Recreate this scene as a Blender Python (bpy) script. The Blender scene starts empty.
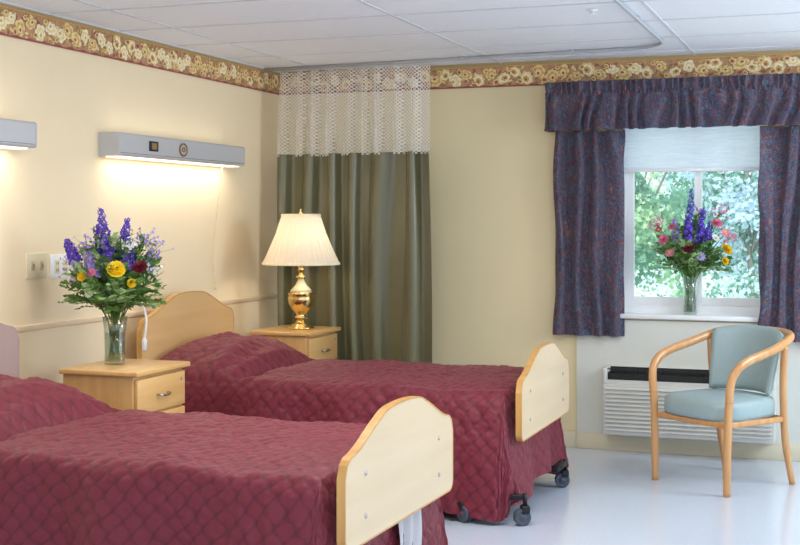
import bpy, bmesh, math, random
from mathutils import Vector, Matrix, noise
C = bpy.context.scene.collection
R = math.radians
PI = math.pi
rnd = random.Random(5)
sc = bpy.context.scene
sc.view_settings.view_transform = 'Standard'

# ---------------------------------------------------------------- materials
def S(r, g, b):
    def f(c):
        c /= 255.0
        return c/12.92 if c <= .04045 else ((c+.055)/1.055)**2.4
    return (f(r), f(g), f(b), 1.0)

def mat(name, col, rough=.5, metal=0, var=0.0, vscale=8.0, bump=0.0, bscale=60.0, sheen=0.0,
        emis=None, estr=0.0, trans=0.0, stretch=(1,1,1), col2=None, coat=0.0, spec=.5):
    m = bpy.data.materials.new(name); m.use_nodes = True
    nt = m.node_tree; N = nt.nodes; L = nt.links
    b = N['Principled BSDF']
    b.inputs['Roughness'].default_value = rough
    b.inputs['Metallic'].default_value = metal
    b.inputs['Specular IOR Level'].default_value = spec
    b.inputs['Sheen Weight'].default_value = sheen
    b.inputs['Coat Weight'].default_value = coat
    b.inputs['Coat Roughness'].default_value = .15
    if emis: b.inputs['Emission Color'].default_value = emis; b.inputs['Emission Strength'].default_value = estr
    tc = N.new('ShaderNodeTexCoord'); mp = N.new('ShaderNodeMapping')
    mp.inputs['Scale'].default_value = stretch
    L.new(tc.outputs['Object'], mp.inputs['Vector'])
    nz = N.new('ShaderNodeTexNoise'); nz.inputs['Scale'].default_value = vscale; nz.inputs['Detail'].default_value = 4
    L.new(mp.outputs['Vector'], nz.inputs['Vector'])
    rp = N.new('ShaderNodeValToRGB'); rp.color_ramp.elements[0].position = .3; rp.color_ramp.elements[1].position = .7
    c2 = col2 or tuple(min(1, c*(1+var)) for c in col[:3]) + (1,)
    c1 = tuple(c*(1-var) for c in col[:3]) + (1,) if not col2 else col
    rp.color_ramp.elements[0].color = c1; rp.color_ramp.elements[1].color = c2
    L.new(nz.outputs['Fac'], rp.inputs['Fac']); L.new(rp.outputs['Color'], b.inputs['Base Color'])
    if bump:
        n2 = N.new('ShaderNodeTexNoise'); n2.inputs['Scale'].default_value = bscale; n2.inputs['Detail'].default_value = 3
        L.new(mp.outputs['Vector'], n2.inputs['Vector'])
        bp = N.new('ShaderNodeBump'); bp.inputs['Strength'].default_value = bump; bp.inputs['Distance'].default_value = .01
        L.new(n2.outputs['Fac'], bp.inputs['Height']); L.new(bp.outputs['Normal'], b.inputs['Normal'])
    if trans:
        t = N.new('ShaderNodeBsdfTranslucent'); L.new(rp.outputs['Color'], t.inputs['Color'])
        mx = N.new('ShaderNodeMixShader'); mx.inputs[0].default_value = trans
        L.new(b.outputs[0], mx.inputs[1]); L.new(t.outputs[0], mx.inputs[2])
        L.new(mx.outputs[0], N['Material Output'].inputs['Surface'])
    return m

def wood(name, c1, c2, axis='x', rough=.35, scale=1.0):
    st = {'x': (1.2, 14, 14), 'y': (14, 1.2, 14), 'z': (14, 14, 1.2)}[axis]
    return mat(name, c1, rough, col2=c2, vscale=2.2*scale, stretch=st, bump=.04, bscale=6, coat=.25)

def glass(name, tint=(1,1,1,1), k=.12):
    m = bpy.data.materials.new(name); m.use_nodes = True
    N = m.node_tree.nodes; L = m.node_tree.links
    N.remove(N['Principled BSDF'])
    t = N.new('ShaderNodeBsdfTransparent'); t.inputs[0].default_value = tint
    g = N.new('ShaderNodeBsdfGlossy'); g.inputs['Roughness'].default_value = .03
    lw = N.new('ShaderNodeLayerWeight'); lw.inputs[0].default_value = .25
    mm = N.new('ShaderNodeMath'); mm.operation = 'MULTIPLY_ADD'; mm.inputs[1].default_value = .6; mm.inputs[2].default_value = k
    L.new(lw.outputs['Facing'], mm.inputs[0])
    mx = N.new('ShaderNodeMixShader'); L.new(mm.outputs[0], mx.inputs[0])
    L.new(t.outputs[0], mx.inputs[1]); L.new(g.outputs[0], mx.inputs[2])
    L.new(mx.outputs[0], N['Material Output'].inputs['Surface'])
    return m

def pattern_fabric(name):
    m = mat(name, S(62,58,84), .6, sheen=.3)
    N = m.node_tree.nodes; L = m.node_tree.links; b = N['Principled BSDF']
    tc = N.new('ShaderNodeTexCoord'); mp = N.new('ShaderNodeMapping'); mp.inputs['Scale'].default_value = (1,1,.6)
    nz = N.new('ShaderNodeTexNoise'); nz.inputs['Scale'].default_value = 20; nz.inputs['Detail'].default_value = 1.2; nz.inputs['Distortion'].default_value = 2.6
    L.new(tc.outputs['Object'], mp.inputs['Vector']); L.new(mp.outputs['Vector'], nz.inputs['Vector'])
    rp = N.new('ShaderNodeValToRGB'); cr = rp.color_ramp
    cr.elements[0].position = .22; cr.elements[0].color = S(40,48,70)
    cr.elements[1].position = .80; cr.elements[1].color = S(150,120,118)
    for p, c in ((.34, S(92,116,146)), (.40, S(52,58,84)), (.46, S(132,74,84)), (.51, S(62,70,96)), (.56, S(104,126,150)), (.61, S(70,56,76)), (.67, S(148,96,96))):
        e = cr.elements.new(p); e.color = c
    L.new(nz.outputs['Fac'], rp.inputs['Fac']); L.new(rp.outputs['Color'], b.inputs['Base Color'])
    t = N.new('ShaderNodeBsdfTranslucent'); L.new(rp.outputs['Color'], t.inputs['Color'])
    mx = N.new('ShaderNodeMixShader'); mx.inputs[0].default_value = .40
    L.new(b.outputs[0], mx.inputs[1]); L.new(t.outputs[0], mx.inputs[2]); L.new(mx.outputs[0], N['Material Output'].inputs['Surface'])
    return m

def mesh_fabric(name):
    m = mat(name, S(254,254,254), .8, trans=.3)
    N = m.node_tree.nodes; L = m.node_tree.links
    src = N['Material Output'].inputs['Surface'].links[0].from_socket
    tc = N.new('ShaderNodeTexCoord')
    mp = N.new('ShaderNodeMapping'); mp.inputs['Rotation'].default_value = (0, R(45), 0); mp.inputs['Scale'].default_value = (62,0,62)
    L.new(tc.outputs['Object'], mp.inputs['Vector'])
    sp = N.new('ShaderNodeSeparateXYZ'); L.new(mp.outputs['Vector'], sp.inputs[0])
    outs = []
    for k in ('X', 'Z'):
        fr = N.new('ShaderNodeMath'); fr.operation = 'FRACT'; L.new(sp.outputs[k], fr.inputs[0])
        lt = N.new('ShaderNodeMath'); lt.operation = 'GREATER_THAN'; lt.inputs[1].default_value = .25; L.new(fr.outputs[0], lt.inputs[0]); outs.append(lt)
    mu = N.new('ShaderNodeMath'); mu.operation = 'MULTIPLY'; L.new(outs[0].outputs[0], mu.inputs[0]); L.new(outs[1].outputs[0], mu.inputs[1])
    tr = N.new('ShaderNodeBsdfTransparent')
    mx = N.new('ShaderNodeMixShader'); L.new(mu.outputs[0], mx.inputs[0]); L.new(src, mx.inputs[1]); L.new(tr.outputs[0], mx.inputs[2])
    L.new(mx.outputs[0], N['Material Output'].inputs['Surface'])
    return m

def quilt_fabric(name):
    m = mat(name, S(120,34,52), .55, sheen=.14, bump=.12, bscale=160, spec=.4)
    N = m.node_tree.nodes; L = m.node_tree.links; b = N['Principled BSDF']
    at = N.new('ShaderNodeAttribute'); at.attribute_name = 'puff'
    rp = N.new('ShaderNodeValToRGB'); rp.color_ramp.elements[0].color = S(88,20,36); rp.color_ramp.elements[1].color = S(118,34,52)  # stitch creases painted darker, adding shade between the puffs
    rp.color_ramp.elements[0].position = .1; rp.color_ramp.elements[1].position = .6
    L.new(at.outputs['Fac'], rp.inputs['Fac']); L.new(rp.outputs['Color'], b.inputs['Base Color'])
    b.inputs['Sheen Tint'].default_value = (1,.6,.65,1)
    return m

M = {}
M['wall'] = mat('wall_paint_cream', S(243,225,190), .75, var=.015, vscale=3, bump=.05, bscale=180)
M['wallb'] = mat('wall_paint_back', S(234,219,177), .75, var=.015, vscale=3, bump=.05, bscale=180)
M['wallu'] = mat('wall_daylit_pale', S(216,217,208), .7, var=.015)  # same wall, with daylight near the window put into the paler colour
M['tile'] = mat('ceiling_tile', S(236,239,246), .9, var=.015, vscale=40, bump=.12, bscale=140)
M['tbar'] = mat('ceiling_bar', S(210,213,220), .8)
M['floor'] = mat('floor_vinyl', S(204,215,232), .19, var=.03, vscale=55, coat=.45)
M['base'] = mat('baseboard_vinyl', S(222,212,184), .5)
M['rail'] = mat('chair_rail', S(236,214,182), .4)
M['brown'] = mat('dark_moulding', S(150,120,78), .5)
M['olivegold'] = mat('olive_gold_moulding', S(172,150,104), .5)
M['bord'] = mat('border_paper', S(194,148,112), .8, var=.2, vscale=30)
M['bordred'] = mat('border_burgundy', S(160,84,80), .8, var=.15, vscale=20)
M['cream'] = mat('border_flower_cream', S(248,236,200), .8, var=.06, vscale=60)
M['cream2'] = mat('border_flower_ochre', S(238,214,156), .8, var=.08, vscale=60)
M['gold'] = mat('border_flower_gold', S(214,174,100), .8)
M['leafp'] = mat('border_leaf', S(150,132,80), .8)
M['rose'] = mat('border_rose', S(164,92,82), .8)
M['woodh'] = wood('honey_wood', S(212,166,102), S(226,184,122), 'y', scale=.8)
M['woodx'] = wood('honey_wood_side', S(208,162,100), S(222,180,116), 'z')
M['headw'] = wood('headboard_maple', S(220,178,120), S(228,189,133), 'y', .4, .5)
M['maple'] = wood('pale_maple', S(221,197,160), S(229,207,174), 'y', .45, .5)
M['mauve'] = mat('mauve_grey_laminate', S(176,152,148), .5, var=.04)
M['edge'] = wood('golden_edge', S(198,146,80), S(216,166,96), 'z')
M['chairw'] = wood('chair_beech', S(192,138,84), S(210,158,104), 'z', .3)
M['quilt'] = quilt_fabric('burgundy_quilt')
M['sheet'] = mat('grey_white_sheet', S(190,190,196), .8)
M['blackm'] = mat('black_metal', S(30,32,38), .4, .4)
M['rubber'] = mat('caster_grey', S(70,78,92), .45)
M['steel'] = mat('steel', S(190,190,192), .25, 1)
M['metalgrey'] = mat('painted_grey_metal', S(196,198,202), .4, .15)
M['trackw'] = mat('grey_track', S(176,180,186), .8)
M['white'] = mat('white_paint', S(236,238,240), .4)
M['acwhite'] = mat('unit_grey_beige', S(212,212,206), .45)
M['offwhite'] = mat('cream_plastic', S(226,216,184), .4)
M['beige2'] = mat('beige_plastic', S(190,176,140), .4)
M['dark'] = mat('dark_plastic', S(26,26,28), .5)
M['brass'] = mat('polished_brass', S(234,206,140), .18, 1)
M['porcelain'] = mat('cream_porcelain', S(240,228,190), .2, coat=.5)
M['shade'] = mat('lamp_shade_fabric', S(244,231,208), .8, trans=.22)
M['olive'] = mat('olive_satin', S(108,106,76), .34, sheen=.15, var=.03, vscale=5, bump=.015, bscale=260, spec=.7)
M['netting'] = mesh_fabric('white_netting')
M['drape'] = pattern_fabric('paisley_drape')
M['uphol'] = mat('grey_green_blue_vinyl', S(152,173,176), .5, var=.03, vscale=30)
M['glassv'] = glass('vase_glass', (.93,.97,.95,1), .10)
M['glassw'] = glass('window_glass', (.98,1,1,1), .02)
M['water'] = glass('vase_water', (.80,.90,.82,1), .03)
M['blind'] = mat('cellular_shade_white', S(228,236,244), .8, trans=.5, emis=S(225,236,255), estr=.12)  # faint emission stands in for daylight glowing through the fabric
M['lens'] = mat('lit_lens', S(255,240,210), .5, emis=S(255,240,214), estr=1.5)
M['green'] = mat('leaf_green', S(98,140,64), .6, var=.35, vscale=25, trans=.25)
M['green2'] = mat('leaf_grey_green', S(148,178,120), .6, var=.3, vscale=25, trans=.25)
M['stem'] = mat('stem_green', S(90,128,58), .6)
M['purple'] = mat('delphinium_purple', S(96,66,194), .6, var=.35, vscale=60, trans=.25)
M['lilac'] = mat('lilac_petal', S(170,152,224), .6, var=.2, vscale=60, trans=.25)
M['yellow'] = mat('yellow_petal', S(252,212,26), .6, var=.12, vscale=40, trans=.2)
M['pink'] = mat('pink_petal', S(240,138,174), .6, var=.2, vscale=40, trans=.25)
M['magenta'] = mat('magenta_petal', S(210,50,118), .6, var=.2, vscale=40, trans=.2)
M['wine'] = mat('wine_petal', S(104,16,40), .6, var=.2, vscale=40)
M['red'] = mat('red_petal', S(200,36,48), .6, var=.2, vscale=40)
M['whitep'] = mat('white_petal', S(236,238,236), .6, trans=.25)
M['lawn'] = mat('lawn', S(196,220,204), .9, var=.2, vscale=4)
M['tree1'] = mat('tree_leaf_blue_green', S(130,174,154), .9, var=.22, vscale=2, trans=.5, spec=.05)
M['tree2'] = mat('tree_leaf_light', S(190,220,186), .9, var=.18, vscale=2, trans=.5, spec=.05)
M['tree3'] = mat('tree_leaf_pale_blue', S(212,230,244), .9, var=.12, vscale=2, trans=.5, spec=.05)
M['bark'] = mat('bark', S(130,128,122), .9, var=.3)

# ---------------------------------------------------------------- geometry
class MB:
    def __init__(s): s.v=[]; s.f=[]; s.m=[]; s.s=[]
    def add(s, vs, fs, mi=0, sm=False, X=None):
        o = len(s.v)
        s.v += [tuple(X @ Vector(v)) if X else tuple(v) for v in vs]
        for f in fs: s.f.append([i+o for i in f]); s.m.append(mi); s.s.append(sm)
        return s
    def box(s, x0,x1,y0,y1,z0,z1, bev=0, mi=0, X=None, seg=2):
        if bev <= 0:
            v=[(x,y,z) for x in (x0,x1) for y in (y0,y1) for z in (z0,z1)]
            return s.add(v, [(0,1,3,2),(4,6,7,5),(0,4,5,1),(2,3,7,6),(0,2,6,4),(1,5,7,3)], mi, False, X)
        bm = bmesh.new(); bmesh.ops.create_cube(bm, size=1)
        for v in bm.verts: v.co = Vector(((x0+x1)/2+v.co.x*(x1-x0), (y0+y1)/2+v.co.y*(y1-y0), (z0+z1)/2+v.co.z*(z1-z0)))
        bmesh.ops.bevel(bm, geom=bm.edges[:], offset=bev, segments=seg, profile=.5, affect='EDGES')
        bm.verts.index_update()
        s.add([v.co[:] for v in bm.verts], [[v.index for v in f.verts] for f in bm.faces], mi, True, X)
        bm.free(); return s
    def tube(s, pts, r, n=8, mi=0, X=None, flat=1.0, closed=False):
        pts=[Vector(p) for p in pts]; k=len(pts)
        rs = r if isinstance(r,(list,tuple)) else [r]*k
        ref=None; vs=[]; fs=[]
        for i,p in enumerate(pts):
            if closed: t=(pts[(i+1)%k]-pts[i-1]).normalized()
            else: t=(pts[min(i+1,k-1)]-pts[max(i-1,0)]).normalized()
            if ref is None: ref = Vector((0,0,1)) if abs(t.z)<.9 else Vector((1,0,0))
            a=(ref-t*ref.dot(t)).normalized(); ref=a; b=t.cross(a)
            for j in range(n):
                an=2*PI*j/n; vs.append(tuple(p+a*math.cos(an)*rs[i]+b*math.sin(an)*rs[i]*flat))
        for i in range(k if closed else k-1):
            for j in range(n):
                i2=(i+1)%k
                fs.append((i*n+j, i*n+(j+1)%n, i2*n+(j+1)%n, i2*n+j))
        if not closed:
            fs.append(tuple(range(n))[::-1]); fs.append(tuple((k-1)*n+j for j in range(n)))
        return s.add(vs, fs, mi, True, X)
    def lathe(s, prof, n=32, mi=0, c=(0,0,0), mod=None, X=None, cap=True):
        vs=[]; fs=[]
        for r,z in prof:
            for j in range(n):
                a=2*PI*j/n; rr=r*(mod(a) if mod else 1)
                vs.append((c[0]+rr*math.cos(a), c[1]+rr*math.sin(a), c[2]+z))
        for i in range(len(prof)-1):
            for j in range(n):
                fs.append((i*n+j, i*n+(j+1)%n, (i+1)*n+(j+1)%n, (i+1)*n+j))
        if cap:
            if prof[0][0]>1e-4: fs.append(tuple(range(n))[::-1])
            if prof[-1][0]>1e-4: fs.append(tuple((len(prof)-1)*n+j for j in range(n)))
        return s.add(vs, fs, mi, True, X)
    def grid(s, fn, nu, nv, mi=0, X=None, mif=None):
        o=len(s.v)
        for i in range(nu+1):
            for j in range(nv+1):
                p=fn(i/nu, j/nv); s.v.append(tuple(X@Vector(p)) if X else tuple(p))
        for i in range(nu):
            for j in range(nv):
                a=o+i*(nv+1)+j
                s.f.append([a,a+nv+1,a+nv+2,a+1]); s.m.append(mif(i/nu,j/nv) if mif else mi); s.s.append(True)
        return s
    def build(s, name, mats, parent=None, loc=None):
        me=bpy.data.meshes.new(name); me.from_pydata(s.v,[],s.f)
        if not isinstance(mats,(list,tuple)): mats=[mats]
        for m in mats: me.materials.append(M[m] if isinstance(m,str) else m)
        me.polygons.foreach_set('material_index', s.m)
        me.polygons.foreach_set('use_smooth', s.s)
        me.update()
        o=bpy.data.objects.new(name,me); C.objects.link(o)
        if parent: o.parent=parent
        if loc: o.location=loc
        return o

def autosmooth(o, ang=40):
    bm=bmesh.new(); bm.from_mesh(o.data)
    for e in bm.edges:
        if len(e.link_faces)==2 and e.calc_face_angle(0)>R(ang): e.smooth=False
    bmesh.ops.recalc_face_normals(bm, faces=bm.faces[:])
    bm.to_mesh(o.data); bm.free(); return o

def sm(pts, k=6):
    P=[Vector(p) for p in pts]; out=[]
    for i in range(len(P)-1):
        p0=P[max(i-1,0)]; p1=P[i]; p2=P[i+1]; p3=P[min(i+2,len(P)-1)]
        for j in range(k):
            t=j/k
            out.append(.5*((2*p1)+(-p0+p2)*t+(2*p0-5*p1+4*p2-p3)*t*t+(-p0+3*p1-3*p2+p3)*t**3))
    out.append(P[-1]); return out

def tag(o, label, cat, group=None):
    o['label']=label; o['category']=cat
    if group: o['group']=group
    return o
def thing(name, label, cat, loc=(0,0,0), rz=0, group=None):
    o=bpy.data.objects.new(name,None); C.objects.link(o); o.location=loc; o.rotation_euler=(0,0,rz); o.empty_display_size=.1
    return tag(o,label,cat,group)
def struct(o): o['kind']='structure'; return o
def dup(root, loc, rz, label):
    r=root.copy(); C.objects.link(r); r.location=loc; r.rotation_euler=(0,0,rz); r['label']=label
    for ch in list(root.children):
        c=ch.copy(); C.objects.link(c); c.parent=r
        for g in list(ch.children):
            d=g.copy(); C.objects.link(d); d.parent=c
    return r

# ---------------------------------------------------------------- room
WX=-3.73; WY=7.88; H=2.44; T=.2; XR=1.6; Y0=-1.2
WIN=(-1.42,-.44,.85,2.12)
struct(MB().box(WX-T,XR,Y0,WY+T,-.12,0).build('floor','floor'))
struct(MB().box(WX-T,WX,Y0,WY+T,0,H).build('wall_left','wall'))
b=MB(); x0,x1,z0,z1=WIN
b.box(WX,x0,WY,WY+T,0,H); b.box(x1,XR,WY,WY+T,0,H); b.box(x0,x1,WY,WY+T,0,z0-.03); b.box(x0,x1,WY,WY+T,z1,H)
struct(b.build('wall_back','wallb'))
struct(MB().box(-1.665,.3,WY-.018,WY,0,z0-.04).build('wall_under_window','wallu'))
b=MB().box(WX-T,XR,Y0,WY+T,H,H+.1)
y=WY-.20
while y>Y0:
    b.box(WX,XR,y-.010,y+.010,H-.003,H,mi=1); y-=.61
x=WX+.35
while x<XR:
    b.box(x-.009,x+.009,Y0,WY,H-.0035,H,mi=1); x+=1.22
b.box(WX,WX+.02,Y0,WY,H-.008,H,mi=1)
struct(b.build('ceiling',['tile','tbar']))
struct(MB().box(WX,WX+.012,Y0,WY,0,.10,.003).build('baseboard_left','base'))
struct(MB().box(WX,-1.665,WY-.012,WY,0,.10,.003).box(-1.665,.3,WY-.030,WY-.018,0,.10,.003).build('baseboard_back','base'))
struct(MB().box(WX,WX+.012,Y0,WY,.90,.930,.005).build('trim_1','rail'))

def border(name, fn, length, seed):
    r=random.Random(seed); b=MB()
    zb,zt=2.285,2.42
    def poly(pts, d, mi):
        b.add([fn(s_,min(zt,max(zb,z_)),d) for s_,z_ in pts],[list(range(len(pts)))],mi)
    poly([(0,zb),(length,zb),(length,zt),(0,zt)],.002,0)
    def leaf(cx,cz,a,l,w_,mi,d=.003):
        dx,dz=math.cos(a),math.sin(a)
        poly([(cx,cz),(cx+dx*l*.5-dz*w_,cz+dz*l*.5+dx*w_),(cx+dx*l,cz+dz*l),(cx+dx*l*.5+dz*w_,cz+dz*l*.5-dx*w_)],d,mi)
    s_=.02
    while s_<length-.02:
        for q in range(5): leaf(s_,zb+.068+r.uniform(-.05,.05),r.uniform(0,6.28),r.uniform(.025,.045),.008,(4,5,4,3,6)[r.randrange(5)],.0026+.0001*q)
        s_+=.03
    s_=.05; k=0
    def flower(cx,cz,rad,pal,d):
        np_=r.choice((5,6,7)); ph=r.uniform(0,6)
        for lay,(q,mi) in enumerate(((1.0,pal[0]),(.76,pal[1]),(.5,pal[2]),(.22,pal[3]))):
            pts=[]; ox=rad*.10*lay*math.cos(ph); oz=rad*.10*lay*math.sin(ph)
            for i in range(30):
                a=2*PI*i/30; rr=rad*q*(.76+.24*abs(math.sin(np_*.5*a+ph+lay)))
                rr*=1+.12*math.sin(a*2+ph)
                pts.append((cx+ox+math.cos(a)*rr*1.15, cz+oz+math.sin(a)*rr))
            poly(pts,d+.0002*lay,mi)
    while s_<length-.06:
        cz=zb+.070+(.018 if k%2 else -.016)+r.uniform(-.006,.006); rad=r.uniform(.033,.044)
        flower(s_,cz,rad,((2,3,2,6),(3,6,3,5),(3,2,6,5))[r.randrange(3)],.0034+.0009*(k%2))
        flower(s_+r.uniform(.03,.045),zb+.068+(-.036 if k%2 else .038),r.uniform(.014,.021),((3,6,5,5),(6,3,6,5),(5,3,6,5))[r.randrange(3)],.0054)
        s_+=r.uniform(.068,.085); k+=1
    n=int(length/.01)
    top=[(i*length/n, zb+.010+.004*math.sin(i*length/n*2*PI/.11)) for i in range(n+1)]
    for i in range(n):
        poly([(top[i][0],zb),(top[i+1][0],zb),top[i+1],top[i]],.0066,1)
        poly([(top[i][0],zt-.005),(top[i+1][0],zt-.005),(top[i+1][0],zt),(top[i][0],zt)],.0066,6)
    return struct(b.build(name,['bord','bordred','cream','cream2','leafp','rose','gold']))
border('trim_2', lambda s_,z_,d:(WX+d, Y0+s_, z_), WY-Y0, 3)
border('trim_3', lambda s_,z_,d:(WX+s_, WY-d, z_), XR-WX, 4)
struct(MB().box(WX,WX+.014,Y0,WY,2.42,2.44).box(WX,XR,WY-.014,WY,2.42,2.44).build('trim_4','olivegold'))

# window
w=bpy.data.objects.new('window_1',None); C.objects.link(w); struct(w); w.location=(0,0,0)
f=MB(); ya,yb=WY+.10,WY+.17
f.box(x0,x0+.05,ya,yb,z0,z1); f.box(x1-.05,x1,ya,yb,z0,z1); f.box(x0+.05,x1-.05,ya+.001,yb,z0,z0+.05); f.box(x0+.05,x1-.05,ya+.001,yb,z1-.05,z1)
f.build('window_frame','white',w)
f=MB(); xm=-.935
for a,c,yo in ((x0+.0505,xm+.02,.012),(xm-.0195,x1-.0505,.044)):
    f.box(a,a+.04,ya+yo,ya+yo+.03,z0+.0505,z1-.0505); f.box(c-.04,c,ya+yo,ya+yo+.03,z0+.0505,z1-.0505); f.box(a+.04,c-.04,ya+yo+.001,ya+yo+.029,z0+.0505,z0+.10)
f.build('window_sash','white',w)
MB().box(x0+.09,xm-.02,ya+.025,ya+.028,z0+.10,z1-.05).box(xm+.02,x1-.09,ya+.057,ya+.060,z0+.10,z1-.05).build('window_pane','glassw',w)
MB().box(x0+.03,x1-.08,WY-.045,WY,z0-.03,z0,.006).box(x0,x1,WY-.012,ya,z0-.0295,z0-.0005).build('window_sill','white',w)
f=MB(); f.box(x0,x0+.004,WY,ya,z0,z1); f.box(x1-.004,x1,WY,ya,z0,z1); f.box(x0,x1,WY,ya,z1-.004,z1); f.build('window_jamb','white',w)

# outdoors
g=MB().add([(-14,WY+T,-.35),(12,WY+T,-.35),(12,30,-.35),(-14,30,-.35)],[(0,1,2,3)]).build('ground','lawn'); struct(g)
def bush(name,label,cat,x,y,zc,rx,ry,rz,n,mats,seed,group='trees and bushes outside the window'):
    r=random.Random(seed); t=thing(name,label,cat,(x,y,-.35),0,group); b=MB()
    for i in range(n):
        d=Vector((r.gauss(0,1),r.gauss(0,1),r.gauss(0,1))).normalized()*(r.random()**.35)
        k=1+.25*noise.noise(d*2+Vector((seed,0,0)))
        p=Vector((d.x*rx*k,d.y*ry*k,zc+.35+d.z*rz*k))
        if noise.noise(p*1.5+Vector((seed*3,1,2)))<-.16: continue
        a=Vector((r.gauss(0,1),r.gauss(0,.4),r.gauss(0,1))).normalized(); q=a.cross(Vector((r.gauss(0,.3),1,r.gauss(0,.3)))).normalized()
        l=r.uniform(.022,.045); wd=l*.55
        mi=int((noise.noise(p*1.6)*1.3+.5+r.uniform(-.25,.25))*len(mats)); mi=max(0,min(len(mats)-1,mi))
        b.add([p-a*l,p+q*wd,p+a*l,p-q*wd],[(0,1,2,3)],mi)
    b.build('crown',mats,t)
    tr=MB()
    tr.tube(sm([(0,0,0),(.03,0,(zc+.35)*.4),(-.04,.02,(zc+.35)*.8),(0,0,zc+.35+rz*.5)],4),[.05]*5+[.035]*5+[.02]*3,7)
    for k in range(5):
        a=k*1.3; tr.tube(sm([(0,0,(zc+.35)*.6),(math.cos(a)*rx*.4,math.sin(a)*ry*.4,zc+.35),(math.cos(a)*rx*.7,math.sin(a)*ry*.7,zc+.35+rz*.4)],4),.013,5)
    tr.build('trunk','bark',t)
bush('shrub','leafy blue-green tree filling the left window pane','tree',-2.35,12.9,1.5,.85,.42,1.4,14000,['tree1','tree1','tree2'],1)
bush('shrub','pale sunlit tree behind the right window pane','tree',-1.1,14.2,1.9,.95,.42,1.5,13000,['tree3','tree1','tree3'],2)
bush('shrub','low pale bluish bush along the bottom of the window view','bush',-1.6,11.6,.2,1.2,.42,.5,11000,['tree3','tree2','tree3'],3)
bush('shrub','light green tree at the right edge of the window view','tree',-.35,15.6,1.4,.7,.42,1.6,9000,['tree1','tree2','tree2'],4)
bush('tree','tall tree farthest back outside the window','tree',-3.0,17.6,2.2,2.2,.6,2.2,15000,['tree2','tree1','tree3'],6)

# ---------------------------------------------------------------- ceiling things
SL=.090
def ty(x): return 7.61-SL*(x-WX)
ay=ty(-1.31)
arc=[(-1.31+.28*math.sin(a*PI/20), ay-.28+.28*math.cos(a*PI/20),0) for a in range(1,11)]
tr=[(WX+.02,ty(WX+.02),0),(-2.5,ty(-2.5),0),(-1.36,ty(-1.36),0)]+arc+[(-1.03,6,0),(-1.03,3,0)]
t=thing('curtain_track','grey ceiling curtain track curving above the beds','curtain track',(0,0,H-.014))
MB().tube(tr,.010,8).build('rail','trackw',t)
for p in [(-2.3,ty(-2.3)),(-1.6,ty(-1.6)),(-1.03,6.3),(-1.03,5.1)]:
    MB().lathe([(.014,.004),(.014,.014)],12,c=(p[0],p[1],0)).build('ceiling_clip','trackw',t)
t=thing('sprinkler_head','small white sprinkler head on the ceiling tiles','sprinkler',(-1.20,6.02,H-.001))
MB().lathe([(.028,0),(.026,-.005),(.010,-.008),(.010,-.016)],20).build('escutcheon','white',t)
MB().lathe([(.004,-.016),(.014,-.019),(.014,-.022),(.0,-.022)],16).build('deflector','white',t)

# ---------------------------------------------------------------- drapes
def drape(path, z0, z1, amp, wl, nz=14, seed=0, ampf=None, du=.007, wob=.0, irr=1.2, shift=0, zf=.45):
    P=[Vector((p[0],p[1])) for p in path]; cum=[0]
    for i in range(1,len(P)): cum.append(cum[-1]+(P[i]-P[i-1]).length)
    L=cum[-1]; n=max(8,int(L/du)); r=random.Random(seed); ph=[r.uniform(0,6) for _ in range(4)]
    def base(s_):
        for i in range(1,len(P)):
            if s_<=cum[i]+1e-6:
                d=(P[i]-P[i-1])/(cum[i]-cum[i-1]); return P[i-1]+d*(s_-cum[i-1]), Vector((d.y,-d.x))
    b=MB()
    def fn(u,v):
        s_=u*L; p,nn=base(min(s_,L)); z=z0+(z1-z0)*v
        nse=noise.noise(Vector((s_*.55/wl,ph[0],z*zf))); n2=noise.noise(Vector((s_*.4/wl,ph[1]+5,z*zf*1.3)))
        a=amp*(ampf(v) if ampf else 1)*(1+.7*n2)
        q=2*PI*s_/wl+irr*2.2*nse
        off=a*(math.sin(q)*.8+.2*math.sin(2*q+ph[2]))
        side=-wob*a*math.sin(2*q)*.5
        dd=Vector((-nn.y,nn.x))
        return (p.x+nn.x*(off+shift)+dd.x*side, p.y+nn.y*(off+shift)+dd.y*side, z)
    b.grid(fn,n,nz); return b
t=thing('cubicle_curtain','olive green privacy curtain with white netting top hanging in the corner','curtain',(0,0,0))
pc=[(-3.60,ty(-3.60)),(-2.50,ty(-2.50))]
drape(pc,.32,1.86,.054,.18,40,1,ampf=lambda v:1.05-.2*v,wob=.25,irr=1.3,du=.005,zf=.4).build('curtain_fabric','olive',t)
drape(pc,1.845,2.40,.046,.12,14,1,ampf=lambda v:1-.4*v,wob=.4,irr=1.2,du=.005).build('netting','netting',t)

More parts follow.
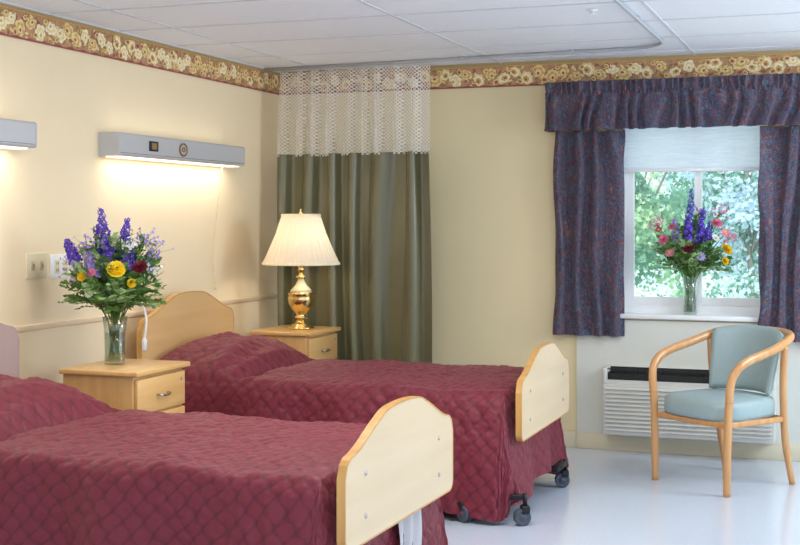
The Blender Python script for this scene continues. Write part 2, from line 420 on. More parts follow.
t=thing('window_valance','gathered dark paisley valance across the top of the window','valance',(0,0,0))
vp=[(-1.83,WY-.01),(-1.83,7.722),(-.06,7.722),(-.06,WY-.01)]
drape(vp,1.985,2.215,.030,.10,14,4,ampf=lambda v:1.3-1.0*v,irr=3.4,wob=.5,du=.005,zf=3).build('skirt','drape',t)
drape(vp,2.205,2.285,.014,.05,6,5,ampf=lambda v:.5+1.0*v,irr=3,du=.004,zf=3).build('header_ruffle','drape',t)
drape(vp,2.200,2.222,.006,.025,2,6,irr=1,shift=.004,du=.004).build('rod_gather','drape',t)
for nm,xa,xb,lab in (('window_curtain',-1.80,-1.36,'dark paisley curtain hanging at the left side of the window'),('window_curtain',-.56,-.10,'dark paisley curtain hanging at the right side of the window')):
    t=thing(nm,lab,'curtain',(0,0,0),0,'window curtains')
    left=xa<-1
    pp=[(xa,7.820),(xb,7.820)]
    drape(pp,.71,1.99,.029,.12,30,7 if left else 8,ampf=lambda v:1.1-.35*v,wob=.5,irr=2.4,du=.005,zf=1.1).build('curtain_panel','drape',t)
    MB().tube([(xa+.01,7.820,1.985),(xb-.01,7.820,1.985)],.005,8).build('curtain_rod','brown',t)

# cellular shade
t=thing('cellular_shade','white pleated window shade lowered over the top of the window','blind',((x0+x1)/2,WY+.055,0))
b=MB(); nz=13; zt=z1-.02; zb=1.75; W2=(x1-x0)/2-.012
pr=[]
for i in range(nz*2+1):
    z=zt-(zt-zb)*i/(nz*2); pr.append((-.007 if i%2 else 0, z))
for i in range(len(pr)-1):
    (a,za),(c,zc)=pr[i],pr[i+1]
    b.add([(-W2,a,za),(W2,a,za),(W2,c,zc),(-W2,c,zc)],[(0,1,2,3)])
b.build('pleated_fabric','blind',t)
MB().box(-W2,W2,-.018,.012,zb-.022,zb,.004).build('bottom_rail','white',t)
MB().box(-W2,W2,-.022,.016,zt,z1-.005,.003).build('headrail','white',t)

# ---------------------------------------------------------------- wall-mounted things
def wall_light(yA,yB,label,orn):
    yc=(yA+yB)/2
    t=thing('wall_light',label,'wall light',(WX,yc,1.765),0,'over-bed wall lights')
    L=(yB-yA)/2
    b=MB()
    prof=[(.0,.0),(.115,.0),(.125,.010),(.125,.112),(.115,.122),(0,.122)]
    vs=[(x,s_,z) for s_ in (-L,L) for x,z in prof]; n=len(prof)
    fs=[(i,(i+1)%n,n+(i+1)%n,n+i) for i in range(n)]
    b.add(vs,fs); b.build('housing','metalgrey',t)
    for s_ in (-1,1):
        y0_,y1_=(s_*L-.001,s_*L+.012) if s_>0 else (s_*L-.012,s_*L+.001)
        vs=[(x*1.01,yy,z) for yy in (y0_,y1_) for x,z in prof]
        MB().add(vs,fs+[tuple(range(n)),tuple(range(n,2*n))[::-1]]).build('end_cap','metalgrey',t)
    MB().box(.02,.105,-L+.03,L-.03,-.006,.001).build('lower_lens','lens',t)
    MB().box(.1251,.1262,-L,L,.016,.018).build('front_seam','rubber',t)
    if orn:
        o1=6.02-yc; o2=6.34-yc
        q=MB().box(.125,.131,o1-.045,o1+.045,.038,.092,.002).box(.131,.133,o1-.025,o1+.025,.048,.082,mi=1).build('switch_plate',['dark','brown'],t); q['label']='small dark square plate on the light housing'
        q=MB().tube([(.129,o2+.04*math.cos(a*PI/12),.063+.034*math.sin(a*PI/12)) for a in range(24)],.006,6,closed=True)
        q.add([(.128,o2+.038*math.cos(a*PI/12),.063+.032*math.sin(a*PI/12)) for a in range(24)],[list(range(24))],1)
        q.tube([(.131,o2+.015*math.cos(a*PI/6),.063+.012*math.sin(a*PI/6)) for a in range(12)],.004,6,closed=True)
        q=q.build('speaker_roundel',['brown','metalgrey'],t); q['label']='oval brown roundel on the light housing'
    for zz,rx_,e in ((-.012,0,3.1),(.132,PI,.5)):
        l=bpy.data.lights.new('tube_light','AREA'); l.shape='RECTANGLE'; l.size=.07; l.size_y=2*L-.1; l.energy=e; l.color=(1,.90,.77)
        o=bpy.data.objects.new('tube_light',l); C.objects.link(o); o.location=(WX+.09,yc,1.765+zz); o.rotation_euler=(rx_,0,0)
    return t
wall_light(5.69,7.10,'long grey metal wall light above the far bed',True)
wall_light(3.56,4.97,'grey metal wall light cut off by the left edge of the photo',False)
tag(MB().tube(sm([(WX+.10,6.86,1.755),(WX+.06,6.87,1.5),(WX+.02,6.89,1.2),(WX+.025,6.92,1.03)],5),.0022,5).lathe([(.0,0),(.006,.004),(.007,.02),(.002,.03)],10,c=(WX+.025,6.92,1.0)).build('pull_cord','offwhite'),'thin pull cord hanging from the far wall light','cord')

t=thing('light_switch','cream double switch plate on left wall','switch',(WX,5.145,1.21))
MB().box(0,.008,-.083,.083,-.062,.062,.004).build('plate','offwhite',t)
for yy in (-.035,.035):
    MB().box(.008,.012,yy-.012,yy+.012,-.022,.022,.002).box(.012,.018,yy-.004,yy+.004,-.008,.010,.001,mi=1).build('toggle_switch',['beige2','brown'],t)
t=thing('wall_socket','white double socket plate beside the switch plate','socket',(WX,5.34,1.20))
MB().box(0,.008,-.083,.083,-.06,.06,.004).build('plate','white',t)
for yy in (-.035,.035):
    s_=MB().box(.008,.012,yy-.018,yy+.018,-.034,.034,.002).box(.012,.0125,yy-.008,yy-.004,.01,.024,mi=1).box(.012,.0125,yy+.004,yy+.008,.01,.024,mi=1).box(.012,.0125,yy-.008,yy-.004,-.024,-.01,mi=1).box(.012,.0125,yy+.004,yy+.008,-.024,-.01,mi=1)
    s_.build('outlet',['offwhite','dark'],t)
tag(MB().tube(sm([(WX+.01,5.78,1.07),(WX+.06,5.80,1.08),(-3.585,5.85,1.0),(-3.56,5.865,.93),(-3.54,5.84,.88),(-3.545,5.83,.80)],6),.006,7).lathe([(.004,0),(.013,.01),(.014,.06),(.005,.075)],12,c=(-3.545,5.83,.735)).box(WX,WX+.014,5.75,5.81,1.03,1.11,.003).build('call_bell','white'),'white nurse call cord and button hanging by the far headboard','call bell')

# air conditioner
t=thing('air_conditioner','grey-beige louvred heating and cooling unit under the window','air conditioner',(-.965,WY-.018,.12))
b=MB(); b.box(-.505,.505,-.16,0,0,.31,.006); b.box(-.505,-.48,-.158,0,.31,.405,.004); b.box(.48,.505,-.158,0,.31,.405,.004); b.box(-.48,.48,-.156,-.142,.310,.335); b.box(-.48,.48,-.03,0,.31,.405)
b.build('cabinet','acwhite',t)
b=MB(); b.box(-.48,.48,-.141,-.031,.311,.33)
for i in range(4): b.box(-.48,.48,-.135+i*.025,-.131+i*.025,.33,.372)
for i in range(13): b.box(-.476+i*.079,-.472+i*.079,-.140,-.03,.33,.380)
b.box(-.48,.48,-.150,-.146,.398,.404); b.box(-.48,.48,-.044,-.031,.33,.405)
b.build('discharge_grille','dark',t)
b=MB()
for i in range(11):
    z=.025+i*.025
    b.add([(-.49,-.160,z),(.49,-.160,z),(.49,-.176,z+.006),(-.49,-.176,z+.006),(-.49,-.161,z+.016),(.49,-.161,z+.016)],[(0,1,2,3),(3,2,5,4)])
b.build('louvres','acwhite',t)
MB().box(.20,.478,-.158,-.05,.392,.41,.003).build('control_cover','acwhite',t)

# ---------------------------------------------------------------- beds
def outline(hw, zb, zs, zp, rc=.06):
    pts=[]
    n=64
    for i in range(n+1):
        y=-hw+2*hw*i/n; a=min(1,max(0,abs(y)/(hw*.97)-.26)/.74); f=.5+.5*math.cos(PI*a)
        z=zs+(zp-zs)*f+.016*(1-min(1,abs(y)/(.42*hw))**2)
        e=hw-abs(y)
        if e<rc: z-=rc-math.sqrt(max(0,rc*rc-(rc-e)**2))
        pts.append((y,z))
    rb=.04
    for i in range(7):
        a=i/6*PI/2; pts.append((hw-rb+rb*math.cos(a), zb+rb-rb*math.sin(a)))
    for i in range(7):
        a=PI/2+i/6*PI/2; pts.append((-hw+rb+rb*math.cos(a), zb+rb-rb*math.sin(a)))
    return pts
def board(name, pts, x, th, parent, face, lab=None):
    n=len(pts)
    vs=[(x-th/2,y,z) for y,z in pts]+[(x+th/2,y,z) for y,z in pts]
    fs=[tuple(range(n)),tuple(range(n,2*n))[::-1]]+[(i,n+i,n+(i+1)%n,(i+1)%n) for i in range(n)]
    o=MB().add(vs,fs).build(name,face,parent)
    cz=sum(p[1] for p in pts)/n
    vs=[]
    for i in range(n):
        a=Vector(pts[i-1]); c=Vector(pts[(i+1)%n]); d=(c-a)
        d=d.normalized() if d.length>1e-6 else Vector((1,0)); nn=Vector((d.y,-d.x))
        p=Vector(pts[i])
        if nn.dot(p-Vector((0,cz)))<0: nn=-nn
        q=p+nn*.003; k=p-nn*.003; h=th/2+.001
        vs+=[(x-h,k.x,k.y),(x-h,q.x,q.y),(x+h,q.x,q.y),(x+h,k.x,k.y)]
    fs=[]
    for i in range(n):
        j=(i+1)%n
        for k in range(4): fs.append((i*4+k,i*4+(k+1)%4,j*4+(k+1)%4,j*4+k))
    e=MB().add(vs,fs).build('edge_band','edge',o); autosmooth(e,30)
    return o
def caster(parent,x,y,rz=0):
    X=Matrix.Translation((x,y,0))@Matrix.Rotation(rz,4,'Z')
    f=MB().box(-.012,.03,-.024,.024,.055,.095,.008,X=X).tube([(0.01,0,.09),(0.01,0,.15)],.011,10,X=X)
    o=f.build('caster','blackm',parent)
    for s_ in (-1,1):
        Y=X@Matrix.Translation((-.005,s_*.013,.04))@Matrix.Rotation(PI/2,4,'X')
        MB().lathe([(.0,-.009),(.012,-.009),(.014,-.006),(.028,-.006),(.032,-.009),(.039,-.006),(.04,0),(.039,.006),(.032,.009),(.028,.006),(.014,.006),(.012,.009),(0,.009)],24,X=Y).build('wheel','rubber',o)
    return o
def make_bed(label,loc,rz):
    t=thing('hospital_bed',label,'bed',loc,rz,'single beds with burgundy quilts')
    hb=board('headboard',outline(.525,.35,.90,1.005),-1.03,.028,t,'headw')
    fb=board('footboard',outline(.525,.375,.668,.775),1.04,.028,t,'maple')
    for yy,zz in ((-.36,.46),(-.36,.60),(.36,.46),(.36,.60)):
        X=Matrix.Translation((1.054,yy,zz))@Matrix.Rotation(PI/2,4,'Y')
        MB().lathe([(.009,0),(.008,.003),(0,.004)],12,X=X).build('screw','steel',fb)
    MB().box(-1.0,.93,-.46,.46,.33,.57,.05,seg=3).build('mattress','sheet',t)
    f=MB()
    for yy in (-.42,.42): f.box(-1.01,.98,yy-.02,yy+.02,.27,.33,.004)
    for xx in (-1.0,-.3,.4,.96): f.box(xx-.02,xx+.02,-.43,.43,.27,.31,.004)
    f.box(.98,1.026,-.27,-.24,.40,.52); f.box(.98,1.026,.24,.27,.40,.52); f.box(-1.016,-.99,-.27,-.24,.27,.55); f.box(-1.016,-.99,.24,.27,.27,.55)
    for xx in (.80,-.85):
        f.box(xx-.02,xx+.02,-.45,.45,.14,.18,.004)
        for yy in (-.33,.33): f.tube([(xx,yy,.17),(xx-.1,yy,.28)],.016,8)
    f.box(.80,1.09,-.60,-.57,.115,.14,.004); f.box(.79,.82,-.60,-.43,.115,.14,.004); f.box(1.05,1.09,.10,.32,.115,.145,.004); f.box(.8,1.07,.10,.13,.115,.145,.004)
    f.box(-.85,.80,-.03,.03,.14,.18,.004)
    f.build('bed_frame','blackm',t)
    for x,y,a in ((1.08,-.60,.5),(.80,-.63,2.6),(1.07,.30,.3),(.80,.45,0),(-.85,-.45,0),(-.85,.45,0)): caster(t,x,y,a)
    # quilt
    L=.955; Wd=.495; top=.605; Df=.55; Ds=.60; A0=-1.005; step=.0062
    na=int((L-A0+Df)/step); nb=int((2*(Wd+Ds))/step)
    r_=.05
    def out(d): return r_*(1-math.exp(-d/r_))
    V=[];puff=[]
    def pos(a,b_):
        da=max(0,a-L); db=max(0,abs(b_)-Wd); sg=1 if b_>0 else -1
        tt=(a-A0)/.56
        h=0
        if tt<1.0:
            h=.145*max(0,1-abs((tt-.40)/(.44 if tt<.40 else .60))**(4 if tt<.40 else 2.9))
        h*=max(0,1-(min(1,abs(b_)/(Wd+.03)))**4)
        h+=.012*noise.noise(Vector((a*3,b_*3,.3)))+.009*noise.noise(Vector((a*8,b_*8,1.7)))
        if tt<1.05: h+=.018*noise.noise(Vector((a*12,b_*4,5.0)))
        if .88<tt<1.10: h-=.034*math.sin((tt-.88)/.22*PI)*(1 if abs(b_)<Wd else 0)
        crown=.018*(1-(min(1,abs(b_)/Wd))**2)
        fl=.13 if sg<0 else .0
        x=min(a,L)+out(da)*.5+.12*max(0,da-.15); y=sg*(min(abs(b_),Wd)+out(db)*(1 if sg<0 else .4)+fl*db)
        z=top+h*(1 if db<.02 and da<.02 else math.exp(-max(da,db)*9))+crown
        dd=max(da,db); z-= dd-out(dd)*.6
        wv=min(1,db/.35)*(.034 if sg<0 else .006); y+=sg*wv*(math.sin(a*9+1.6*math.sin(a*3)+sg)+.5*noise.noise(Vector((a*5,db*2,2))))
        if sg<0 and db>.1: y-=.03*max(0,noise.noise(Vector((a*13,db*1.2,7))))*min(1,(db-.1)/.3)
        wx=max(0,min(1,(da-.2)/.3))*.022; x+=wx*math.sin(b_*13+.6*math.sin(b_*5))
        if da>0: z+=.02*math.sin(b_*6+1)*da/Df
        if db>0: z+=.02*math.sin(a*4)*db/Ds
        z=max(z,.016+.006*math.sin(a*9))
        return Vector((x,y,z))
    for i in range(na+1):
        a=A0+(L-A0+Df)*i/na
        for j in range(nb+1):
            b_=-(Wd+Ds)+2*(Wd+Ds)*j/nb
            p=pos(a,b_); e=.004
            nn=(pos(a+e,b_)-pos(a-e,b_)).cross(pos(a,b_+e)-pos(a,b_-e))
            nn=nn.normalized() if nn.length>1e-12 else Vector((0,0,1))
            P_=a/.076; Q_=b_/.084
            n1=.42*noise.noise(Vector((a*8,b_*8,3))); n2=.42*noise.noise(Vector((a*8,b_*8,9)))
            U_=P_+Q_+n1+.06*math.sin(2*PI*(P_-Q_)); V_=P_-Q_+n2
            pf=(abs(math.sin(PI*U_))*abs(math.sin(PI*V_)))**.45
            wr=.006*noise.noise(Vector((a*18,b_*18,12)))+.003*noise.noise(Vector((a*45,b_*45,2)))
            V.append(tuple(p+nn*(.0050*pf+wr))); puff.append(pf)
    F=[(i*(nb+1)+j,(i+1)*(nb+1)+j,(i+1)*(nb+1)+j+1,i*(nb+1)+j+1) for i in range(na) for j in range(nb)]
    q=MB(); q.v=V; q.f=[list(f_) for f_ in F]; q.m=[0]*len(F); q.s=[True]*len(F)
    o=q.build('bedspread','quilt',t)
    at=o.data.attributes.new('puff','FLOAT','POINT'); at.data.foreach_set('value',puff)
    return t
bed=make_bed('far single bed with burgundy quilt whose headboard shows fully beneath the wall light',(-2.5575,6.375,0),0)
bed2=dup(bed,(-2.565,4.25,0),R(-1.3),'nearest single bed with burgundy quilt and pale footboard in the foreground')
for ch in bed2.children:
    if ch.name.startswith('headboard'):
        ch.location.z=.05; ch.data=ch.data.copy(); ch.data.materials[0]=M['mauve']
        for g_ in ch.children: g_.data=g_.data.copy(); g_.data.materials[0]=M['mauve']
        ch['label']='mauve-grey headboard'
def shf(u,v):
    y=-.02+.26*u-.02*v; z=.42-.38*v
    return (1.025+.014*math.sin(u*17+v*2)+.015*v, y+.02*math.sin(v*5), z-.03*math.sin(u*9))
MB().grid(shf,40,20).build('hanging_sheet','sheet',bed2)

# ---------------------------------------------------------------- nightstands
def make_nightstand(label,loc,h):
    t=thing('nightstand',label,'nightstand',loc,0,'wooden nightstands')
    d=.195; w_=.225
    MB().box(-d,d-.02,-w_+.005,w_-.005,.05,h-.024,.003).build('body','woodx',t)
    MB().box(-d-.01,d+.015,-w_-.015,w_+.015,h-.024,h,.006,seg=3).build('top','woodh',t)
    MB().box(-d+.02,d-.05,-w_+.02,w_-.02,0,.05).build('plinth','edge',t)
    dr=MB().box(d-.02,d,-w_+.012,w_-.012,h-.20,h-.04,.004).build('drawer','woodh',t)
    def handle(z,par):
        m=MB().tube(sm([(d,-.045,z),(d+.018,-.042,z),(d+.024,-.02,z-.004),(d+.024,.02,z-.004),(d+.018,.042,z),(d,.045,z)],4),.0055,8)
        m.build('handle','steel',par)
    handle(h-.125,dr)
    k=MB().lathe([(.006,0),(.006,.003),(0,.004)],12,X=Matrix.Translation((d,.17,h-.075))@Matrix.Rotation(PI/2,4,'Y')); k.build('lock','steel',dr)
    dd=MB().box(d-.02,d,-w_+.012,w_-.012,.065,h-.21,.004).build('door','woodh',t)
    handle(h-.27,dd)
    return t
ns=make_nightstand('honey wood nightstand between the two beds holding the vase of flowers',(-3.235,5.155,0),.75)
dup(ns,(-3.31,7.225,.0),0,'honey wood nightstand in the corner beyond the far bed under the table lamp')

# ---------------------------------------------------------------- lamp
LX,LY,LZ=-3.27,7.22,.75
t=thing('table_lamp','brass urn table lamp with a pleated cream shade','table lamp',(LX,LY,LZ))
MB().lathe([(.0,0),(.076,0),(.080,.006),(.080,.014),(.062,.018),(.062,.030),(.042,.036),(.030,.05),(.024,.065)],36).build('foot','brass',t)
MB().lathe([(.024,.065),(.038,.070),(.038,.078),(.026,.086),(.034,.10),(.060,.126),(.078,.165),(.083,.195),(.076,.212),(.082,.218),(.082,.226),(.072,.232)],36).build('urn','brass',t)
MB().lathe([(.070,.232),(.060,.25),(.036,.275),(.022,.30),(.019,.315)],36).build('shoulder','porcelain',t)
MB().lathe([(.019,.315),(.032,.320),(.032,.328),(.016,.336),(.013,.36),(.022,.366),(.022,.374),(.014,.38),(.02,.388),(.02,.42),(.0,.42)],24).build('neck','brass',t)
MB().tube([(.0,0,.42),(0,0,.70)],.003,6).build('harp','brass',t)
zb=.405; ztp=.715
pl=lambda a:1+.026*abs(math.sin(a*20))
MB().lathe([(.236,zb),(.231,zb+.012),(.200,zb+.08),(.154,zb+.19),(.120,ztp-.012),(.118,ztp)],480,mod=pl,cap=False).build('lamp_shade','shade',t)
MB().lathe([(.244,zb-.003),(.245,zb+.006),(.239,zb+.014)],90,cap=False).build('lower_trim','cream',t)
MB().lathe([(.124,ztp-.012),(.1245,ztp-.004),(.1225,ztp+.003)],90,cap=False).build('upper_trim','cream',t)
MB().lathe([(.004,.70),(.012,.715),(.014,.725),(.006,.735),(.008,.745),(0,.752)],16).build('finial','brass',t)
l=bpy.data.lights.new('lamp_bulb','POINT'); l.energy=2.3; l.color=(1,.87,.66); l.shadow_soft_size=.05
o=bpy.data.objects.new('lamp_bulb',l); C.objects.link(o); o.location=(LX+.03,LY,LZ+.55)

# ---------------------------------------------------------------- armchair
t=thing('armchair','bentwood armchair with pale blue-grey vinyl seat and back beside the window unit','chair',(-.70,7.08,0),math.atan2(-.6,.8))
def se(a,n=3.8):
    c,s_=math.cos(a),math.sin(a); return (abs(c)**(2/n)*(1 if c>0 else -1), abs(s_)**(2/n)*(1 if s_>0 else -1))
b=MB(); prof=[(.0,.372),(.80,.372),(.98,.379),(1.0,.400),(1.0,.444),(.98,.466),(.90,.481),(.5,.490),(0.01,.492)]
NA=48; vs=[];fs=[]
for k,z in prof:
    for j in range(NA):
        ex,ey=se(2*PI*j/NA); wdt=.262-.03*(ey*.5+.5)
        vs.append((ex*wdt*max(k,.01), -.01+ey*.25*max(k,.01), z))
for i in range(len(prof)-1):
    for j in range(NA): fs.append((i*NA+j,i*NA+(j+1)%NA,(i+1)*NA+(j+1)%NA,(i+1)*NA+j))
b.add(vs,fs,0,True); b.build('seat','uphol',t)
def bk(u,v,side):
    x=(u-.5)*2; hw=.212+.036*v
    z=.485+.355*v-(.030*abs(x)**3)*max(0,(v-.5)*2)
    y=.245+.070*v-.120*(x*x)
    e=max(abs(x),abs(v*2-1)); th=.034*math.sqrt(max(0,1-e**8))
    return (x*hw, y+(th if side>0 else -th), z)
b=MB(); b.grid(lambda u,v:bk(u,v,-1),30,26); b.grid(lambda u,v:bk(u,v,1),30,26); b.build('backrest','uphol',t)
for s_ in (-1,1):
    MB().tube(sm([(s_*.258,-.245,0),(s_*.260,-.245,.2),(s_*.268,-.243,.42),(s_*.273,-.242,.50)],5),[.0175]*3+[.0195]*13,10,flat=1.2).build('leg','chairw',t)
    MB().tube(sm([(s_*.235,.290,0),(s_*.232,.24,.22),(s_*.238,.215,.42),(s_*.254,.195,.60),(s_*.264,.195,.755)],5),[.016]*4+[.0185]*17,10,flat=1.1).build('leg','chairw',t)
    MB().tube(sm([(s_*.273,-.242,.485),(s_*.279,-.244,.555),(s_*.287,-.228,.622),(s_*.293,-.175,.674),(s_*.296,-.09,.706),(s_*.296,.01,.728),(s_*.290,.10,.750),(s_*.278,.175,.772),(s_*.256,.245,.792),(s_*.215,.300,.804),(s_*.14,.340,.810),(s_*.06,.356,.812),(0,.358,.812)],6),.0200,12,flat=1.2).build('arm','chairw',t)
    MB().box(min(s_*.250,s_*.235),max(s_*.250,s_*.235),-.23,.20,.345,.376,.006).build('side_rail','chairw',t)
MB().box(-.25,.25,-.245,-.222,.345,.376,.006).build('front_rail','chairw',t)
MB().box(-.22,.22,.195,.218,.345,.376,.006).build('rear_rail','chairw',t)

# ---------------------------------------------------------------- vases and flowers
def vase(label,loc,h,r):
    t=thing('glass_vase',label,'vase',loc,0,'clear glass vases')
    MB().lathe([(0,0),(r*.78,0),(r*.82,.006),(r*.80,h*.3),(r*.84,h*.7),(r,h),(r-.003,h),(r*.82-.003,h*.7),(r*.78-.003,h*.3),(r*.78-.003,.014),(0,.012)],36).build('glass_body','glassv',t)
    MB().lathe([(0,.0155),(r*.73,.0155),(r*.73,h*.3),(r*.77,h*.66),(0,h*.66)],30).build('water','water',t)
    return t
def petals(b,p,ax,r_in,rad,n,mi,cup=.4,wid=.5,ph=0):
    ax=ax.normalized(); u=ax.orthogonal().normalized(); w_=ax.cross(u)
    for k in range(n):
        a=ph+2*PI*k/n; d=u*math.cos(a)+w_*math.sin(a); e=-u*math.sin(a)+w_*math.cos(a)
        p0=p+d*r_in; p1=p+d*(r_in+(rad-r_in)*.55)+ax*rad*cup*.6; p2=p+d*rad*.92+ax*rad*cup
        b.add([p0,p1-e*rad*wid,p2-e*rad*wid*.5,p2+e*rad*wid*.5,p1+e*rad*wid],[(0,1,2,3,4)],mi,True)
def bouquet(label,loc,h,r,items,seed,nleaf,spread,fol_c,ymax=9,thin=1.0):
    rr=random.Random(seed); t=thing('flower_bouquet',label,'flowers',(loc[0],loc[1],loc[2]),R(19.9),'bouquets in glass vases')
    def stem_pts(p):
        a=Vector((rr.uniform(-1,1)*r*.45,rr.uniform(-1,1)*r*.45,.022)); m_=Vector((p.x*.12+rr.uniform(-1,1)*r*.4,p.y*.12+rr.uniform(-1,1)*r*.4,h))
        return sm([a,(a+m_)/2,m_,m_.lerp(p,.5)+Vector((0,0,.02)),p],5)
    for kind,dx,dy,z,sz,col in items:
        p=Vector((dx,dy,z)); b=MB()
        st=stem_pts(p); b.tube(st,.0032,5,1); ax=(st[-1]-st[-3]).normalized()
        fx=(ax*.45+Vector((rr.uniform(-.5,.5),-.7,rr.uniform(.1,.6)))).normalized()
        if kind=='spike':
            ax=(ax+Vector((rr.uniform(-.2,.2),0,1.0))).normalized()
            L=sz; n=int(L/.0046)
            b.tube([p,p+ax*L],.002,5,1)
            for i in range(n):
                f=i/n; q=p+ax*(L*f); a=i*2.4+rr.uniform(-.5,.5); u=ax.orthogonal().normalized(); w_=ax.cross(u)
                d=u*math.cos(a)+w_*math.sin(a); ro=(.038*(1-f)**.55+.004)*rr.uniform(.6,1.3)*thin; fr=.025*(1-f*.60)*rr.uniform(.7,1.25)*(.5+.5*thin)
                petals(b,q+d*ro*.7,(d+ax*rr.uniform(-.2,.6)),.001,fr,5,0,.35,.40,rr.random())
                if f<.8: petals(b,q+d*ro*.78,(d+ax*.3),.0,fr*.25,4,2,.5,.5)
            b.build('delphinium',[col,'stem','lilac'],t)
        elif kind=='rose':
            for k in range(5):
                petals(b,p+fx*(-.004+k*.003)+Vector((rr.uniform(-1,1),0,rr.uniform(-1,1)))*sz*.06,fx,.001,sz*(1-.17*k),6,0,.15+.26*k,.6,k*.5)
            b.build('rose_bloom',[col,'stem'],t)
        elif kind=='daisy':
            petals(b,p,fx,.003,sz,10,0,.15,.2); petals(b,p+fx*.003,fx,.0,sz*.28,8,2,.3,.5)
            b.build('daisy_bloom',[col,'stem','yellow'],t)
        elif kind=='spray':
            for k in range(24):
                q=p+Vector((rr.gauss(0,1)*sz,rr.gauss(0,1)*sz*.7,rr.gauss(0,1)*sz*.8))
                b.tube([p-ax*sz,q],.0008,3,1); petals(b,q,q-p+Vector((0,-.03,.001)),.0,.0085,5,0,.3,.45)
            b.build('small_spray',[col,'stem'],t)
    b=MB()
    for i in range(nleaf):
        a=rr.uniform(0,2*PI); el=rr.uniform(-.45,1.35); wisp=rr.random()<.35; rad=spread*(rr.uniform(.95,1.35) if wisp else rr.uniform(.45,1.15))
        d=Vector((math.cos(a)*math.cos(el),math.sin(a)*math.cos(el),math.sin(el)*1.0)); base=Vector((0,0,h)); tip=Vector((0,0,fol_c))+d*rad
        if tip.y>ymax: tip.y=ymax
        pts=sm([base,base.lerp(tip,.5)+Vector((0,0,.03)),tip],6); b.tube(pts,.0012,3,2)
        m_=rr.randrange(2)
        for k in range(4,len(pts)):
            for s_ in (-1,1):
                q=pts[k]; tdir=(pts[k]-pts[k-1]).normalized(); sd=tdir.cross(Vector((rr.uniform(-.4,.4),rr.uniform(-.4,.4),1))).normalized()*s_
                dd=(sd+tdir*.7).normalized(); l=rr.uniform(.014,.026) if wisp else rr.uniform(.028,.056); e=dd.cross(Vector((rr.gauss(0,1),rr.gauss(0,1),1))).normalized()*l*.30
                b.add([q,q+dd*l*.5+e,q+dd*l,q+dd*l*.5-e],[(0,1,2,3)],m_)
    b.build('foliage',['green','green2','stem'],t)
V1=(-3.30,5.165,.75)
vase('clear glass vase on the nightstand between the beds',V1,.225,.060)
it=[('spike',-.015,-.05,.46,.28,'purple'),('spike',.025,-.02,.46,.23,'purple'),('spike',-.04,-.02,.46,.20,'purple'),('spike',.07,-.05,.46,.13,'purple'),('spike',-.18,-.02,.49,.11,'purple'),
('spike',.14,.02,.44,.10,'lilac'),('spike',-.08,-.06,.42,.13,'lilac'),
('rose',.045,-.18,.455,.046,'yellow'),('rose',-.12,-.14,.42,.026,'yellow'),('rose',.145,-.14,.465,.038,'wine'),
('rose',-.07,-.17,.44,.020,'pink'),('daisy',-.08,-.18,.34,.022,'whitep'),
('rose',.11,-.15,.39,.024,'yellow'),('daisy',-.17,-.12,.40,.020,'lilac'),
('spray',.19,-.04,.54,.035,'lilac'),('spray',-.21,-.03,.49,.035,'lilac'),('spray',.09,-.10,.56,.03,'whitep'),('spray',-.12,-.08,.57,.035,'lilac'),('spray',.21,-.08,.43,.035,'whitep'),('spray',.16,-.10,.60,.03,'lilac')]
bouquet('mixed bouquet with tall purple delphiniums and yellow roses on the nightstand',V1,.225,.060,it,3,175,.215,.37)
V2=(-.975,7.93,.85)
vase('clear glass vase on the window sill',V2,.225,.048)
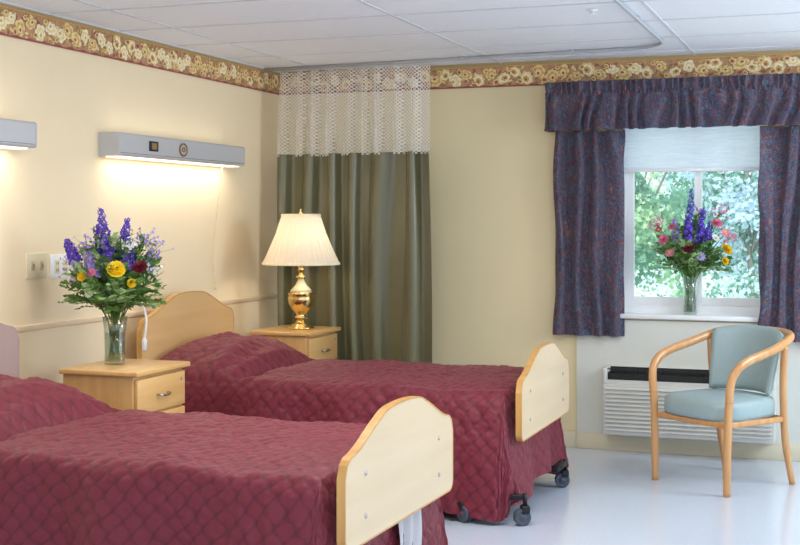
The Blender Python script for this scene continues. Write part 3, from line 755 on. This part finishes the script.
it=[('spike',-.035,-.08,.46,.32,'purple'),('spike',.03,-.07,.44,.22,'purple'),('spike',-.10,-.07,.44,.16,'lilac'),('spike',.08,-.07,.45,.13,'purple'),
('rose',-.045,-.15,.42,.042,'wine'),('rose',.20,-.10,.40,.042,'yellow'),('rose',.18,-.14,.33,.028,'yellow'),('daisy',.03,-.15,.36,.034,'lilac'),
('rose',-.18,-.08,.46,.036,'pink'),('daisy',-.15,-.12,.38,.034,'pink'),('rose',.14,-.10,.56,.036,'pink'),('daisy',.19,-.11,.50,.036,'pink'),('daisy',.12,-.15,.47,.032,'whitep'),('rose',-.13,-.1,.54,.028,'pink'),
('daisy',-.21,-.09,.52,.026,'magenta'),
('spray',.22,-.12,.48,.03,'pink'),('spray',-.22,-.08,.56,.03,'pink'),('spray',.06,-.09,.62,.03,'lilac'),('spray',.16,-.10,.63,.03,'pink')]
bouquet('mixed bouquet with pink and purple blooms on the window sill',V2,.225,.048,it,9,110,.22,.37,.0,.72)

# ---------------------------------------------------------------- lights, world, camera
wd=bpy.data.worlds.new('World'); sc.world=wd; wd.use_nodes=True
bg=wd.node_tree.nodes['Background']; bg.inputs[0].default_value=(.82,.91,1,1); bg.inputs[1].default_value=1.3
def area(loc,rot,sx,sy,e,col):
    l=bpy.data.lights.new('fill_light','AREA'); l.shape='RECTANGLE'; l.size=sx; l.size_y=sy; l.energy=e; l.color=col
    o=bpy.data.objects.new('fill_light',l); C.objects.link(o); o.location=loc; o.rotation_euler=rot; return o
area((-1.6,4.6,2.40),(0,0,0),1.2,.6,36,(1,.93,.83))  # two unseen overhead fills added for soft room light, no fixtures
area((-.4,2.6,2.38),(R(25),0,0),1.2,1.0,22,(1,.95,.88))
q=area((1.45,6.6,2.0),(0,0,0),1.0,1.4,58,(.84,.92,1))  # cool fill added out of view at the right for directional shading
q.rotation_euler=(Vector((-1.0,6.2,.3))-Vector((1.45,6.6,2.0))).to_track_quat('-Z','Y').to_euler()
l=bpy.data.lights.new('sun','SUN'); l.energy=5.8; l.angle=R(40); l.color=(1,.98,.93)
o=bpy.data.objects.new('sun',l); C.objects.link(o); o.rotation_euler=(R(38),0,R(-15))
cam=bpy.data.cameras.new('camera'); co=bpy.data.objects.new('camera',cam); C.objects.link(co)
cam.sensor_width=36; cam.lens=1267/800*36; cam.shift_y=-52.5/800; cam.clip_start=.05
co.location=(0,0,1.43); co.rotation_euler=(PI/2,0,R(19.9))
sc.camera=co
